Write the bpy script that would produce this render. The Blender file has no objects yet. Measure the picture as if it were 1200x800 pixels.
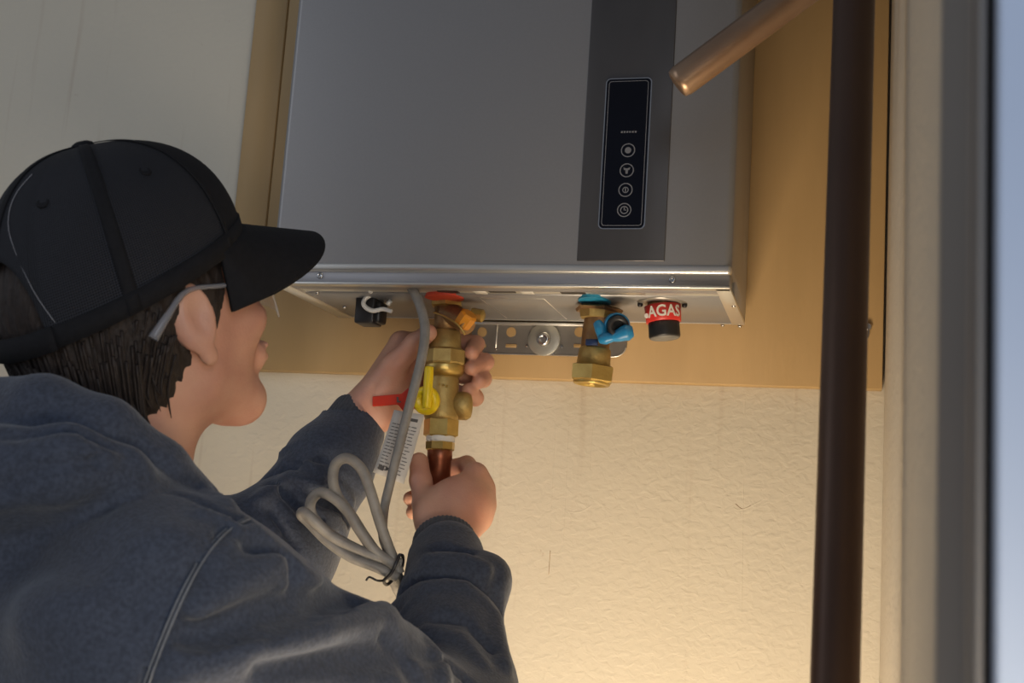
import bpy, bmesh, math, random
import numpy as np
from mathutils import Vector, Matrix
random.seed(7); np.random.seed(7)

# ------------------------------------------------------------------ camera, light, exposure
H = 1.45                                    # camera height over the floor
FPX = 1470.0                                # focal length for a 1200 px wide frame
_D = np.array([390., 265., FPX]); _D /= np.linalg.norm(_D)
_V = np.array([604., -9050., FPX]); _V /= np.linalg.norm(_V)
_Z = _V - _D * (_V @ _D); _Z /= np.linalg.norm(_Z)
ROT = np.array([np.cross(_D, _Z), _D, _Z])  # camera (right, down, forward) -> world
def at(px, py, Y):
    """world point seen at a pixel of the photograph, at distance Y in front of the camera plane y = 0"""
    r = ROT @ np.array([px - 600., py - 400., FPX]); r = r / r[1] * Y
    return np.array([r[0], r[1], r[2] + H])
scn = bpy.context.scene
cam_d = bpy.data.cameras.new('camera'); cam = bpy.data.objects.new('camera', cam_d)
scn.collection.objects.link(cam)
m = Matrix.Identity(4)
for i in range(3):
    m[i][0] = ROT[i][0]; m[i][1] = -ROT[i][1]; m[i][2] = -ROT[i][2]
m[2][3] = H
cam.matrix_world = m
cam_d.sensor_width = 36; cam_d.lens = FPX / 1200 * 36; cam_d.clip_start = .02
cam_d.dof.use_dof = True; cam_d.dof.focus_distance = 1.28; cam_d.dof.aperture_fstop = 10.5
scn.camera = cam

w = bpy.data.worlds.new('world'); scn.world = w; w.use_nodes = True
w.node_tree.nodes['Background'].inputs[0].default_value = (.80, .86, 1, 1)
w.node_tree.nodes['Background'].inputs[1].default_value = .17
def area(name, loc, target, size, power, col, sizey=None):
    l = bpy.data.lights.new(name, 'AREA'); l.energy = power; l.color = col; l.size = size
    if sizey: l.shape = 'RECTANGLE'; l.size_y = sizey
    o = bpy.data.objects.new(name, l); scn.collection.objects.link(o)
    o.location = loc; o.rotation_euler = (Vector(target) - Vector(loc)).to_track_quat('-Z', 'Y').to_euler()
    return o
area('work_lamp', (-.19, .90, H - .58), (-.24, 1.30, H + .05), .30, 7.8, (1, .81, .59))
area('daylight_doorway', (-1.95, .15, H + .75), (-.9, 1.35, H + .3), .8, 3.6, (.86, .91, 1), 1.2)
sp = area('sleeve_fill', (.15, .06, H - .22), (-.36, .95, H - .12), .22, .55, (1, .86, .66)); sp.data.spread = math.radians(70)  # added fill light to brighten the sleeves; no lamp stands here
area('daylight_window', (.9, -1.3, H + .4), (.1, .4, H), .9, 18.0, (.76, .85, 1), 1.4)
vs = scn.view_settings
vs.view_transform = 'Standard'; vs.look = 'None'; vs.gamma = 1; vs.use_curve_mapping = False; vs.exposure = 0.0

# ------------------------------------------------------------------ materials
def mat(name, col, rough=.6, metal=0, var=.0, vscale=8, col2=None, bump=0, bscale=60, bdet=4, spec=.5,
        stretch=(1, 1, 1), emit=None, alpha=None, trans=0, sheen=0, coat=0, sss=0):
    m = bpy.data.materials.new(name); m.use_nodes = True
    nt = m.node_tree; N = nt.nodes; L = nt.links; b = N['Principled BSDF']
    b.inputs['Roughness'].default_value = rough; b.inputs['Metallic'].default_value = metal
    b.inputs['Specular IOR Level'].default_value = spec
    b.inputs['Base Color'].default_value = (*col, 1)
    if trans: b.inputs['Transmission Weight'].default_value = trans
    if sheen:
        b.inputs['Sheen Weight'].default_value = sheen; b.inputs['Sheen Roughness'].default_value = .45
    if coat: b.inputs['Coat Weight'].default_value = coat; b.inputs['Coat Roughness'].default_value = .1
    if sss:
        b.inputs['Subsurface Weight'].default_value = sss; b.inputs['Subsurface Radius'].default_value = (1, .35, .2)
        b.inputs['Subsurface Scale'].default_value = .006
    if alpha is not None: b.inputs['Alpha'].default_value = alpha
    tc = N.new('ShaderNodeTexCoord'); mp = N.new('ShaderNodeMapping'); mp.inputs['Scale'].default_value = stretch
    L.new(tc.outputs['Object'], mp.inputs['Vector'])
    if col2 is None and var: col2 = tuple(c * (1 - var) for c in col)
    if col2 is not None:
        n = N.new('ShaderNodeTexNoise'); n.inputs['Scale'].default_value = vscale; n.inputs['Detail'].default_value = 5
        r = N.new('ShaderNodeValToRGB'); r.color_ramp.elements[0].position = .35; r.color_ramp.elements[1].position = .65
        r.color_ramp.elements[0].color = (*col2, 1); r.color_ramp.elements[1].color = (*col, 1)
        L.new(mp.outputs[0], n.inputs['Vector']); L.new(n.outputs['Fac'], r.inputs[0]); L.new(r.outputs[0], b.inputs['Base Color'])
    if bump:
        n = N.new('ShaderNodeTexNoise'); n.inputs['Scale'].default_value = bscale; n.inputs['Detail'].default_value = bdet
        bp = N.new('ShaderNodeBump'); bp.inputs['Strength'].default_value = 1; bp.inputs['Distance'].default_value = bump
        L.new(mp.outputs[0], n.inputs['Vector']); L.new(n.outputs['Fac'], bp.inputs['Height']); L.new(bp.outputs[0], b.inputs['Normal'])
    if emit: b.inputs['Emission Color'].default_value = (*emit[0], 1); b.inputs['Emission Strength'].default_value = emit[1]
    return m

def plaster(name, col, stain, amp=.0016):
    m = mat(name, col, .62, spec=.35); nt = m.node_tree; N = nt.nodes; L = nt.links; b = N['Principled BSDF']
    tc = N.new('ShaderNodeTexCoord')
    def noise(scale, det, st=(1, 1, 1), dist=0):
        mp = N.new('ShaderNodeMapping'); mp.inputs['Scale'].default_value = st; L.new(tc.outputs['Object'], mp.inputs[0])
        n = N.new('ShaderNodeTexNoise'); n.inputs['Scale'].default_value = scale; n.inputs['Detail'].default_value = det
        n.inputs['Distortion'].default_value = dist; L.new(mp.outputs[0], n.inputs['Vector']); return n.outputs['Fac']
    def ramp(f, a, bb, c0, c1):
        r = N.new('ShaderNodeValToRGB'); r.color_ramp.elements[0].position = a; r.color_ramp.elements[1].position = bb
        r.color_ramp.elements[0].color = (*c0, 1); r.color_ramp.elements[1].color = (*c1, 1); L.new(f, r.inputs[0]); return r.outputs[0]
    def mix(fac, a, bb):
        x = N.new('ShaderNodeMix'); x.data_type = 'RGBA'; L.new(fac, x.inputs[0]); L.new(a, x.inputs[6]); L.new(bb, x.inputs[7]); return x.outputs[2]
    base = ramp(noise(3, 4), .35, .7, tuple(c * .93 for c in col), col)
    st = N.new('ShaderNodeRGB'); st.outputs[0].default_value = (*stain, 1)
    f1 = ramp(noise(26, 6, (2.2, 1, .10)), .60, .78, (0, 0, 0), (.55, .55, .55))       # long faint runs
    f2 = ramp(noise(85, 3, (1, 1, .6), .4), .75, .80, (0, 0, 0), (.6, .6, .6))         # specks
    c = mix(f1, base, st.outputs[0]); c = mix(f2, c, st.outputs[0]); L.new(c, b.inputs['Base Color'])
    h1 = noise(95, 3, (1, 1, 1.3), .5); h2 = noise(230, 3)
    r1 = ramp(h1, .40, .75, (0, 0, 0), (1, 1, 1))
    ad = N.new('ShaderNodeMath'); ad.operation = 'MULTIPLY_ADD'; L.new(h2, ad.inputs[0]); ad.inputs[1].default_value = .28; L.new(r1, ad.inputs[2])
    bp = N.new('ShaderNodeBump'); bp.inputs['Distance'].default_value = amp; bp.inputs['Strength'].default_value = .8
    L.new(ad.outputs[0], bp.inputs['Height']); L.new(bp.outputs[0], b.inputs['Normal'])
    return m

M = dict(
    wall=plaster('plaster_cream', (.60, .545, .435), (.42, .33, .24), .00045),
    wallside=plaster('plaster_side', (.60, .53, .42), (.46, .37, .27), .0007),
    ply=mat('plywood', (.45, .295, .130), .55, col2=(.40, .26, .11), vscale=7, stretch=(2.5, 1, .5), bump=.0003, bscale=50),
    plyedge=mat('plywood_edge', (.50, .34, .16), .7, var=.2, vscale=60),
    gap=mat('dark_gap', (.05, .035, .02), .8, var=.3),
    cover=mat('silver_grey_paint', (.265, .26, .26), .38, .35, var=.03, vscale=400, coat=.15),
    zinc=mat('galvanised_sheet', (.62, .60, .54), .42, .55, var=.12, vscale=18),
    lip=mat('bare_steel_lip', (.75, .73, .68), .3, .8, var=.05, vscale=30),  # also colours the highlight strip along the cover's bottom edge
    band=mat('grey_band', (.33, .33, .35), .42, .3, var=.05, vscale=30),
    stripe=mat('dark_brushed_trim', (.105, .10, .10), .35, .6, var=.2, vscale=12, stretch=(1, 1, .3)),
    glass=mat('black_glass', (.003, .004, .010), .10, 0, var=.2, spec=.25),
    chrome=mat('chrome', (.6, .6, .6), .22, 1, var=.1),
    icon=mat('printed_icon_grey', (.22, .22, .23), .5, var=.1),
    brass=mat('brass', (.60, .43, .14), .36, .85, col2=(.50, .34, .10), vscale=70, bump=.00015, bscale=500),
    brassc=mat('cast_brass', (.50, .36, .13), .52, .75, col2=(.42, .29, .10), vscale=90, bump=.0004, bscale=420),
    brassd=mat('tarnished_brass', (.36, .22, .09), .45, .7, col2=(.22, .12, .06), vscale=60, bump=.0003, bscale=300),
    copper=mat('shaded_copper', (.13, .075, .048), .45, .5, col2=(.085, .048, .034), vscale=9, stretch=(1, 1, .4), bump=.0002, bscale=120),  # backlit shade of the upright pipe put into a darker copper
    copperlit=mat('lit_copper', (.42, .28, .18), .36, .75, col2=(.34, .20, .12), vscale=14),  # lighter copper: light from below put into the slanting pipe's colour
    copperend=mat('bright_copper', (.34, .12, .06), .38, .8, col2=(.20, .06, .03), vscale=50),
    steel=mat('zinc_bracket', (.34, .32, .29), .40, .7, var=.25, vscale=25),
    washer=mat('zinc_washer', (.46, .45, .40), .45, .7, var=.15, vscale=60),
    white=mat('white_tape', (.8, .78, .72), .5, var=.1),
    paper=mat('paper_tag', (.62, .57, .50), .6, var=.06, vscale=30),
    ink=mat('printed_ink', (.10, .09, .08), .7, var=.1),
    red=mat('red_paint', (.58, .035, .012), .42, var=.15, vscale=40),
    redtape=mat('red_tape', (.62, .03, .025), .35, var=.12, vscale=50),
    redstk=mat('red_sticker', (.62, .07, .035), .5, var=.2, vscale=50),
    yellow=mat('yellow_dipped_lever', (.86, .62, .01), .38, var=.08, vscale=50),
    orange=mat('orange_cap', (.72, .28, .02), .4, var=.2, vscale=60),
    blue=mat('blue_plastic', (.02, .25, .52), .35, var=.2, vscale=60),
    bluestk=mat('blue_sticker', (.02, .28, .48), .4, var=.2, vscale=60),
    darkblue=mat('dark_blue_label', (.012, .03, .10), .4, var=.2),
    black=mat('black_rubber', (.016, .015, .016), .42, var=.3, vscale=30),
    blackend=mat('grey_cap_face', (.20, .19, .17), .5, var=.3, vscale=50),
    hose=mat('grey_braided_cable', (.27, .25, .22), .48, col2=(.19, .175, .155), vscale=60, bump=.0003, bscale=700),
    clip=mat('white_wire', (.7, .69, .66), .4, var=.1),
    trim=mat('painted_trim_grey', (.27, .245, .22), .45, var=.05, vscale=5),
    door=mat('door_white_daylit', (.62, .70, .84), .45, var=.04, vscale=3, bump=.0003, bscale=40),  # white door with the blue of the daylight put into its colour
    floor=mat('concrete', (.35, .33, .30), .8, var=.2, vscale=6, bump=.001),
    skin=mat('skin', (.58, .315, .215), .50, col2=(.50, .24, .165), vscale=22, bump=.00025, bscale=420, sss=.12),
    cloth=mat('navy_heather_fleece', (.056, .067, .096), .92, col2=(.038, .045, .064), vscale=330, bump=.0007, bscale=420, sheen=.20, spec=.2),
    rib=mat('ribbed_knit', (.062, .066, .078), .92, var=.2, vscale=200, bump=.0006, bscale=500, sheen=.15, spec=.2),
    stitch=mat('stitch_thread', (.16, .17, .19), .9, var=.2, vscale=400),
    jeans=mat('denim', (.05, .07, .12), .9, var=.3, vscale=90, bump=.0005, bscale=400),
    shoe=mat('shoe_leather', (.06, .045, .035), .6, var=.2, bump=.0005),
    tee=mat('white_cotton', (.72, .70, .66), .85, var=.05, bump=.0003, bscale=300),
    hair=mat('dark_hair', (.016, .011, .009), .62, spec=.3, col2=(.030, .021, .017), vscale=120, stretch=(2, 2, .12), bump=.0012, bscale=160),
    capm=mat('black_twill', (.009, .009, .011), .85, var=.25, vscale=200, bump=.0003, bscale=700, spec=.25),
    eyew=mat('eye_white', (.75, .72, .68), .2, var=.05), iris=mat('iris', (.06, .035, .02), .2, var=.3, vscale=300),
    lens=mat('clear_lens', (.85, .88, .9), .05, alpha=.22, var=.01), temple=mat('smoky_plastic', (.26, .26, .28), .25, alpha=.6, var=.05),
)
def mesh_fabric():
    m = mat('black_cap_mesh', (.012, .014, .02), .7, spec=.3); nt = m.node_tree; N = nt.nodes; L = nt.links; b = N['Principled BSDF']
    uv = N.new('ShaderNodeUVMap')
    cols = []
    for ang, sc in ((0, 1.0), (math.pi / 2, 1.0)):
        mp = N.new('ShaderNodeMapping'); mp.inputs['Rotation'].default_value = (0, 0, ang); L.new(uv.outputs[0], mp.inputs[0])
        wv = N.new('ShaderNodeTexWave'); wv.inputs['Scale'].default_value = 27 if ang == 0 else 34; wv.inputs['Distortion'].default_value = .25
        wv.inputs['Detail'].default_value = 1; L.new(mp.outputs[0], wv.inputs['Vector']); cols.append(wv.outputs['Fac'])
    mx = N.new('ShaderNodeMath'); mx.operation = 'MAXIMUM'; L.new(cols[0], mx.inputs[0]); L.new(cols[1], mx.inputs[1])
    r = N.new('ShaderNodeValToRGB'); r.color_ramp.elements[0].position = .45; r.color_ramp.elements[1].position = .95
    r.color_ramp.elements[0].color = (.0015, .0015, .003, 1); r.color_ramp.elements[1].color = (.026, .028, .036, 1)
    L.new(mx.outputs[0], r.inputs[0]); L.new(r.outputs[0], b.inputs['Base Color'])
    bp = N.new('ShaderNodeBump'); bp.inputs['Distance'].default_value = .0008; bp.inputs['Strength'].default_value = 1
    L.new(mx.outputs[0], bp.inputs['Height']); L.new(bp.outputs[0], b.inputs['Normal'])
    return m
M['capmesh'] = mesh_fabric()

# ------------------------------------------------------------------ helpers
COL = scn.collection
def empty(name, loc, label=None, cat=None, group=None):
    o = bpy.data.objects.new(name, None); o.empty_display_size = .02; COL.objects.link(o); o.location = loc
    return tag(o, label, cat, group)
def tag(o, label=None, cat=None, group=None, kind=None):
    if label: o['label'] = label
    if cat: o['category'] = cat
    if group: o['group'] = group
    if kind: o['kind'] = kind
    return o
def link_mesh(name, me, mt, parent=None):
    o = bpy.data.objects.new(name, me); COL.objects.link(o); me.materials.clear(); me.materials.append(M[mt])
    if parent is not None:
        o.parent = parent
        p = parent; off = Vector((0, 0, 0)); 
        while p is not None: off += p.location; p = p.parent
        me.transform(Matrix.Translation(-off))
    return o
def centre(o):
    """move a top-level mesh's origin to the middle of its base"""
    me = o.data; n = len(me.vertices); a = np.empty(n * 3); me.vertices.foreach_get('co', a); a = a.reshape(-1, 3)
    c = Vector(((a[:, 0].min() + a[:, 0].max()) / 2, (a[:, 1].min() + a[:, 1].max()) / 2, a[:, 2].min()))
    me.transform(Matrix.Translation(-c)); o.location = c; return o
class MB:
    def __init__(s): s.bm = bmesh.new()
    def box(s, lo, hi, bev=0, seg=2, smooth=False, rot=None):
        lo = np.array(lo, float); hi = np.array(hi, float); c = (lo + hi) / 2; d = hi - lo
        t = bmesh.new(); bmesh.ops.create_cube(t, size=1); bmesh.ops.scale(t, vec=d, verts=t.verts)
        if bev: bmesh.ops.bevel(t, geom=t.edges[:], offset=bev, segments=seg, affect='EDGES', profile=.5)
        if rot is not None: bmesh.ops.transform(t, matrix=rot, verts=t.verts)
        bmesh.ops.translate(t, vec=c, verts=t.verts)
        for f in t.faces: f.smooth = bool(bev)
        me = bpy.data.meshes.new('t'); t.to_mesh(me); t.free(); s.bm.from_mesh(me); bpy.data.meshes.remove(me); return s
    def lathe(s, A, B, prof, n=32, smooth=True, phase=0., caps=True, sx=1.0):
        """prof: list of (distance along A->B, radius)"""
        A = Vector(A); d = (Vector(B) - A).normalized()
        u = d.orthogonal().normalized() if abs(d.z) < .95 else Vector((1, 0, 0)) - d * d.x
        u.normalize(); v = d.cross(u)
        rings = []
        for (t, r) in prof:
            rings.append([s.bm.verts.new(A + d * t + (u * math.cos(phase + 2 * math.pi * k / n) * sx + v * math.sin(phase + 2 * math.pi * k / n)) * max(r, 1e-5)) for k in range(n)])
        for a, b in zip(rings, rings[1:]):
            for k in range(n):
                f = s.bm.faces.new((a[k], a[(k + 1) % n], b[(k + 1) % n], b[k])); f.smooth = smooth
        if caps:
            s.bm.faces.new(rings[0][::-1]); s.bm.faces.new(rings[-1])
        return s
    def tube(s, pts, r, n=12, sub=6, smooth=True, closed=False):
        P = [Vector(p) for p in pts]
        if sub > 1:
            Q = []
            for i in range(len(P) - 1):
                p0 = P[max(i - 1, 0)]; p1 = P[i]; p2 = P[i + 1]; p3 = P[min(i + 2, len(P) - 1)]
                for k in range(sub):
                    t = k / sub
                    Q.append(.5 * ((2 * p1) + (p2 - p0) * t + (2 * p0 - 5 * p1 + 4 * p2 - p3) * t * t + (3 * p1 - p0 - 3 * p2 + p3) * t ** 3))
            Q.append(P[-1]); P = Q
        rr = r if isinstance(r, (list, tuple)) else [r, r]
        u = None; rings = []
        for i, p in enumerate(P):
            d = (P[min(i + 1, len(P) - 1)] - P[max(i - 1, 0)]).normalized()
            if u is None: u = d.orthogonal().normalized()
            u = (u - d * u.dot(d)).normalized(); v = d.cross(u)
            q = i / (len(P) - 1) * (len(rr) - 1); j = min(int(q), len(rr) - 2); R = rr[j] + (rr[j + 1] - rr[j]) * (q - j)
            rings.append([s.bm.verts.new(p + (u * math.cos(2 * math.pi * k / n) + v * math.sin(2 * math.pi * k / n)) * R) for k in range(n)])
        for a, b in zip(rings, rings[1:]):
            for k in range(n):
                f = s.bm.faces.new((a[k], a[(k + 1) % n], b[(k + 1) % n], b[k])); f.smooth = smooth
        s.bm.faces.new(rings[0][::-1]); s.bm.faces.new(rings[-1]); return s
    def grid(s, fn, nu, nv, smooth=True, uv=None):
        V = [[s.bm.verts.new(fn(i / nu, j / nv)) for j in range(nv + 1)] for i in range(nu + 1)]
        lay = s.bm.loops.layers.uv.verify() if uv else None
        for i in range(nu):
            for j in range(nv):
                f = s.bm.faces.new((V[i][j], V[i + 1][j], V[i + 1][j + 1], V[i][j + 1])); f.smooth = smooth
                if uv:
                    for lp, (a, b) in zip(f.loops, ((i, j), (i + 1, j), (i + 1, j + 1), (i, j + 1))): lp[lay].uv = uv(a / nu, b / nv)
        return s
    def poly(s, pts, depth, nrm):
        nrm = Vector(nrm) * depth
        a = [s.bm.verts.new(Vector(p)) for p in pts]; b = [s.bm.verts.new(Vector(p) + nrm) for p in pts]
        s.bm.faces.new(a); s.bm.faces.new(b[::-1]); n = len(a)
        for k in range(n): s.bm.faces.new((a[(k + 1) % n], a[k], b[k], b[(k + 1) % n]))
        return s
    def build(s, name, mt, parent=None, solid=0, fix=True):
        if fix: bmesh.ops.recalc_face_normals(s.bm, faces=s.bm.faces)
        me = bpy.data.meshes.new(name); s.bm.to_mesh(me); s.bm.free()
        o = link_mesh(name, me, mt, parent)
        if solid:
            md = o.modifiers.new('solid', 'SOLIDIFY'); md.thickness = solid; md.offset = 0
        return o
def text_mesh(body, size, extrude):
    cu = bpy.data.curves.new('txt', 'FONT'); cu.body = body; cu.size = size; cu.extrude = extrude; cu.align_x = 'CENTER'; cu.align_y = 'CENTER'
    cu.offset = size * .018; cu.resolution_u = 3
    o = bpy.data.objects.new('txt', cu); me = bpy.data.meshes.new_from_object(o)
    bpy.data.objects.remove(o); bpy.data.curves.remove(cu); return me
def pxm(P):                                   # pixels per metre at a world point
    return FPX / float((ROT.T @ (np.array(P) - np.array([0, 0, H])))[2])

# ------------------------------------------------------------------ the setting
WY = 1.378; PY = 1.360
def struct(o): o['kind'] = 'structure'; return o
wb = struct(MB().box((-2.6, WY, 0), (.30, WY + .10, 2.9)).build('wall_back', 'wall'))
# side wall of the alcove: very slightly out of square, as in the photograph
b = MB(); b.poly([(.0365, WY, 0), (.0300, .462, 0), (.20, .462, 0), (.20, WY, 0)], 2.9, (0, 0, 1)); ws = struct(b.build('wall_right', 'wallside'))
md = ws.modifiers.new('b', 'BEVEL'); md.width = .006; md.segments = 3
struct(MB().box((-2.6, -1.6, -.05), (1.3, WY + .1, 0)).build('floor', 'floor'))
# door casing at the mouth of the alcove, then the pale door leaf beyond it
def prism_z(pts, z0, z1): return MB().poly([(x, y, z0) for x, y in pts], z1 - z0, (0, 0, 1))
def fx(px, Y): return at(px, 400, Y)[0]
c0 = [(fx(1101, .455), .455), (fx(1132, .440), .440), (fx(1137, .434), .434)]
for k in range(9):                             # rounded bead
    a = math.pi * k / 8; x0 = fx(1139, .434); x1 = fx(1156, .434)
    c0.append(((x0 + x1) / 2 - (x1 - x0) / 2 * math.cos(a), .434 - .006 * math.sin(a)))
c0 += [(fx(1157, .438), .438), (fx(1172, .438), .438), (.20, .438), (.20, .462), (fx(1101, .455), .462)]
tr = prism_z(c0, 0, 2.3).build('trim_1', 'trim'); struct(tr)
dl = struct(MB().box((fx(1168, .420), .420, .01), (.95, .437, 2.2), .002).build('door_1', 'door'))
# raised plaster runs and scratches on the back wall
def wallpt(px, py, off=0.0): p = at(px, py, WY - off); return p
for pts, r in (([(653, 470), (650, 520), (646, 600), (643, 670)], .0006), ([(668, 450), (664, 560), (657, 700)], .0008),
               ([(700, 455), (693, 520), (690, 580)], .0006), ([(874, 455), (872, 500)], .0016), ([(872, 520), (870, 640), (868, 790)], .0006),
               ([(655, 596), (680, 600), (705, 582)], .0007), ([(856, 590), (870, 597), (915, 574)], .0007), ([(582, 452), (578, 560), (575, 640)], .0006)):
    MB().tube([wallpt(x, y, -(r * 4 - .00016)) for x, y in pts], [r * 3, r * 4, r * 4, r * 4, r * 3], 24, 5).build('paint_run', 'wall', wb)
for pts, r in (([(645, 645), (644, 658), (643, 673)], .0004), ([(862, 590), (870, 596), (880, 592)], .0004)):
    MB().tube([wallpt(x, y, -.0002) for x, y in pts], r, 6, 4).build('crack', 'brassd', wb)
MB().tube([(.0372 + .0 * t - .0065 * (WY - t) / (WY - .462), t, H + z) for t, z in ((.50, .125), (.56, .115), (.62, .10), (.70, .09), (.80, .075))], .0006, 6, 4).build('paint_run', 'wall', ws)

# plywood backing board, its narrow strip at the left and the screws in it
zb = at(676, 445, PY)[2]
xl = at(338, 0, PY)[0]; xr = at(1038, 230, PY)[0]
pb = MB().box((xl + .0015, PY, zb), (xr, WY - .0005, 2.85), .0008, 1).build('plywood_board', 'ply')
centre(pb); tag(pb, 'wide tan plywood backing board on the wall behind the water heater', 'board', 'plywood boards')
ps = MB().box((at(300, 0, PY)[0], PY + .001, zb + .001), (xl - .0012, WY - .0005, 2.85), .0008, 1).build('plywood_board', 'ply')
centre(ps); tag(ps, 'narrow plywood strip left of the dark joint beside the heater', 'board', 'plywood boards')
sc = empty('wall_screw', at(1017, 383, PY), 'small shiny screw in the plywood right of the upright copper pipe', 'screw')
p = np.array(at(1017, 383, PY)); MB().lathe(p + [0, .001, 0], p - [0, 1, 0], [(0, .004), (.003, .0045), (.0045, .003)], 14).build('screw_head', 'chrome', sc)
MB().tube([p + [0, -.002, 0], p + [.001, -.003, -.007], p + [-.001, -.002, -.013]], .0012, 6, 3).build('wire_end', 'chrome', sc)

# ------------------------------------------------------------------ water heater
HY0, HY1 = 1.158, 1.345
x0, x1 = at(316, 325, HY0)[0], at(857, 330, HY0)[0]
zt = H + .93
z_cov = at(600, 318, HY0)[2]; z_b1 = at(600, 333, HY0)[2]; z0 = H + .2495
heater = empty('water_heater', ((x0 + x1) / 2, HY1, z0), 'silver grey wall-hung tankless water heater with dark control strip', 'water heater')
MB().box((x0, HY0, z_cov), (x1, HY0 + .13, zt), .007, 4).build('front_cover', 'cover', heater)
MB().box((x0 + .0015, HY0 + .05, z0 + .0012), (x1 - .001, HY1, zt - .004), .002, 1).build('side_casing', 'cover', heater)
MB().box((x0 + .002, HY0 + .0035, z_b1 - .001), (x1 - .002, HY0 + .03, z_cov + .004), .001, 1).build('lower_band', 'band', heater)
MB().box((x0 + .001, HY0 + .0005, z0), (x1 - .001, HY0 + .012, z_b1 + .0008), .0009, 2).build('front_lip', 'lip', heater)
MB().box((x0 + .004, HY0 + .006, z0 + .003), (x1 - .004, HY1 - .002, z0 + .006)).build('bottom_plate', 'zinc', heater)
for xa, xb in ((x0 + .001, x0 + .018), (x1 - .015, x1 - .001)):
    MB().box((xa, HY0 + .004, z0), (xb, HY1 - .001, z0 + .0034), .0006, 1).build('side_flange', 'lip', heater)
MB().box((x0 + .018, HY1 - .004, z0 + .0005), (x1 - .015, HY1 - .001, z0 + .0034)).build('rear_flange', 'lip', heater)
MB().box((x0 + .001, HY0 - .0008, z_cov - .001), (x1 - .0005, HY0 + .012, at(600, 308.5, HY0)[2]), .0036, 4).build('cover_highlight', 'lip', heater)  # pale strip standing in for the highlight on the cover's rounded bottom
# pressed access panel with ribs, slots and tabs in the bottom plate
def under(px, py, dz=0):                       # point on the bottom plate seen at a pixel
    r = ROT @ np.array([px - 600., py - 400., FPX]); zz = z0 - H + .003 + dz; k = zz / r[2]; return np.array([r[0] * k, r[1] * k, zz + H])
xa, ya = under(562, 347)[:2]; xb, yb = under(664, 372)[:2]
MB().tube([(xa, yb, z0 + .0025), (xa, ya, z0 + .0025), (xb, ya, z0 + .0025), (xb, yb, z0 + .0025)], .0016, 8, 1).build('pressed_rib', 'lip', heater)
for q in range(3):
    MB().box((xa + .012 + q * .026, ya + .012, z0 + .0018), (xa + .020 + q * .026, yb - .006, z0 + .0031), .0004, 1).build('pressed_rib', 'zinc', heater)
for pa, pb_, mt in (((553, 339), (571, 342), 'white'), ((608, 339), (626, 342), 'white'), ((688, 339), (756, 343), 'lip')):
    a = under(*pa); c = under(*pb_); MB().box((a[0], a[1], z0 + .0015), (c[0], c[1] + .004, z0 + .0032), .0004, 1).build('fold_tab', mt, heater)
for pa, pb_ in (((512, 340), (538, 342)), ((572, 340), (604, 341.5)), ((656, 341), (686, 343))):
    a = under(*pa); c = under(*pb_); MB().box((a[0], a[1], z0 + .002), (c[0], c[1] + .003, z0 + .0032)).build('slot', 'black', heater)
def screw(px, py, ax, parent, r=.0032, Y=None):
    if ax == 'y': p = at(px, py, Y); d = np.array([0, -1, 0])
    else: p = under(px, py); p[2] = z0 + .0005; d = np.array([0, 0, -1])
    MB().lathe(p, p + d, [(-.001, r), (.0008, r), (.0018, r * .7), (.0018, r * .35), (.0008, r * .3)], 16).build('screw', 'chrome', parent)
screw(375, 323, 'y', heater, .0034, HY0 + .0035); screw(788, 328, 'y', heater, .0034, HY0 + .0035)
for q in ((860, 355), (867, 379), (847, 378), (372, 340), (404, 357)): screw(*q, 'z', heater, .0022)
# dark trim strip and touch panel
sx0 = at(676, 305, HY0)[0]; sx1 = at(779, 305, HY0)[0]; sz = at(728, 306, HY0)[2]
tp = MB().box((sx0, HY0 - .0012, sz), (sx1, HY0 + .004, zt - .01), .0008, 2).build('control_strip', 'stripe', heater)
dx0 = at(701, 268, HY0)[0]; dx1 = at(756, 268, HY0)[0]; dz0 = at(728, 269, HY0)[2]; dz1 = at(740, 92, HY0)[2]
def rrect(x0, z0_, x1, z1_, r, y, n=6):
    out = []
    for cx, cz, a0 in ((x1 - r, z1_ - r, 0), (x0 + r, z1_ - r, 90), (x0 + r, z0_ + r, 180), (x1 - r, z0_ + r, 270)):
        for k in range(n + 1):
            a = math.radians(a0 + 90 * k / n); out.append((cx + r * math.cos(a), y, cz + r * math.sin(a)))
    return out
DY = HY0 - .0012
dp = MB().poly(rrect(dx0, dz0, dx1, dz1, .005, DY + .0005), .0012, (0, -1, 0)).build('display_panel', 'chrome', heater)
MB().poly(rrect(dx0 + .0011, dz0 + .0011, dx1 - .0011, dz1 - .0011, .004, DY), .0012, (0, -1, 0)).build('glass', 'glass', dp)
GY = DY - .0012
def ring2(cx, cz, r0, r1, n=28, b=None):
    b = b or MB(); vs_ = [[b.bm.verts.new((cx + r * math.cos(2 * math.pi * k / n), GY - .00012, cz + r * math.sin(2 * math.pi * k / n))) for k in range(n)] for r in (r0, r1)]
    for k in range(n): b.bm.faces.new((vs_[0][k], vs_[0][(k + 1) % n], vs_[1][(k + 1) % n], vs_[1][k]))
    return b
b = MB(); ro = rrect(dx0 + .0032, dz0 + .0032, dx1 - .0032, dz1 - .0032, .003, GY - .0001); ri = rrect(dx0 + .0038, dz0 + .0038, dx1 - .0038, dz1 - .0038, .0026, GY - .0001)
vo = [b.bm.verts.new(p) for p in ro]; vi = [b.bm.verts.new(p) for p in ri]
for k in range(len(vo)): b.bm.faces.new((vo[k], vo[(k + 1) % len(vo)], vi[(k + 1) % len(vo)], vi[k]))
b.build('outline', 'icon', dp)
bcx = (dx0 + dx1) / 2
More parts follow.
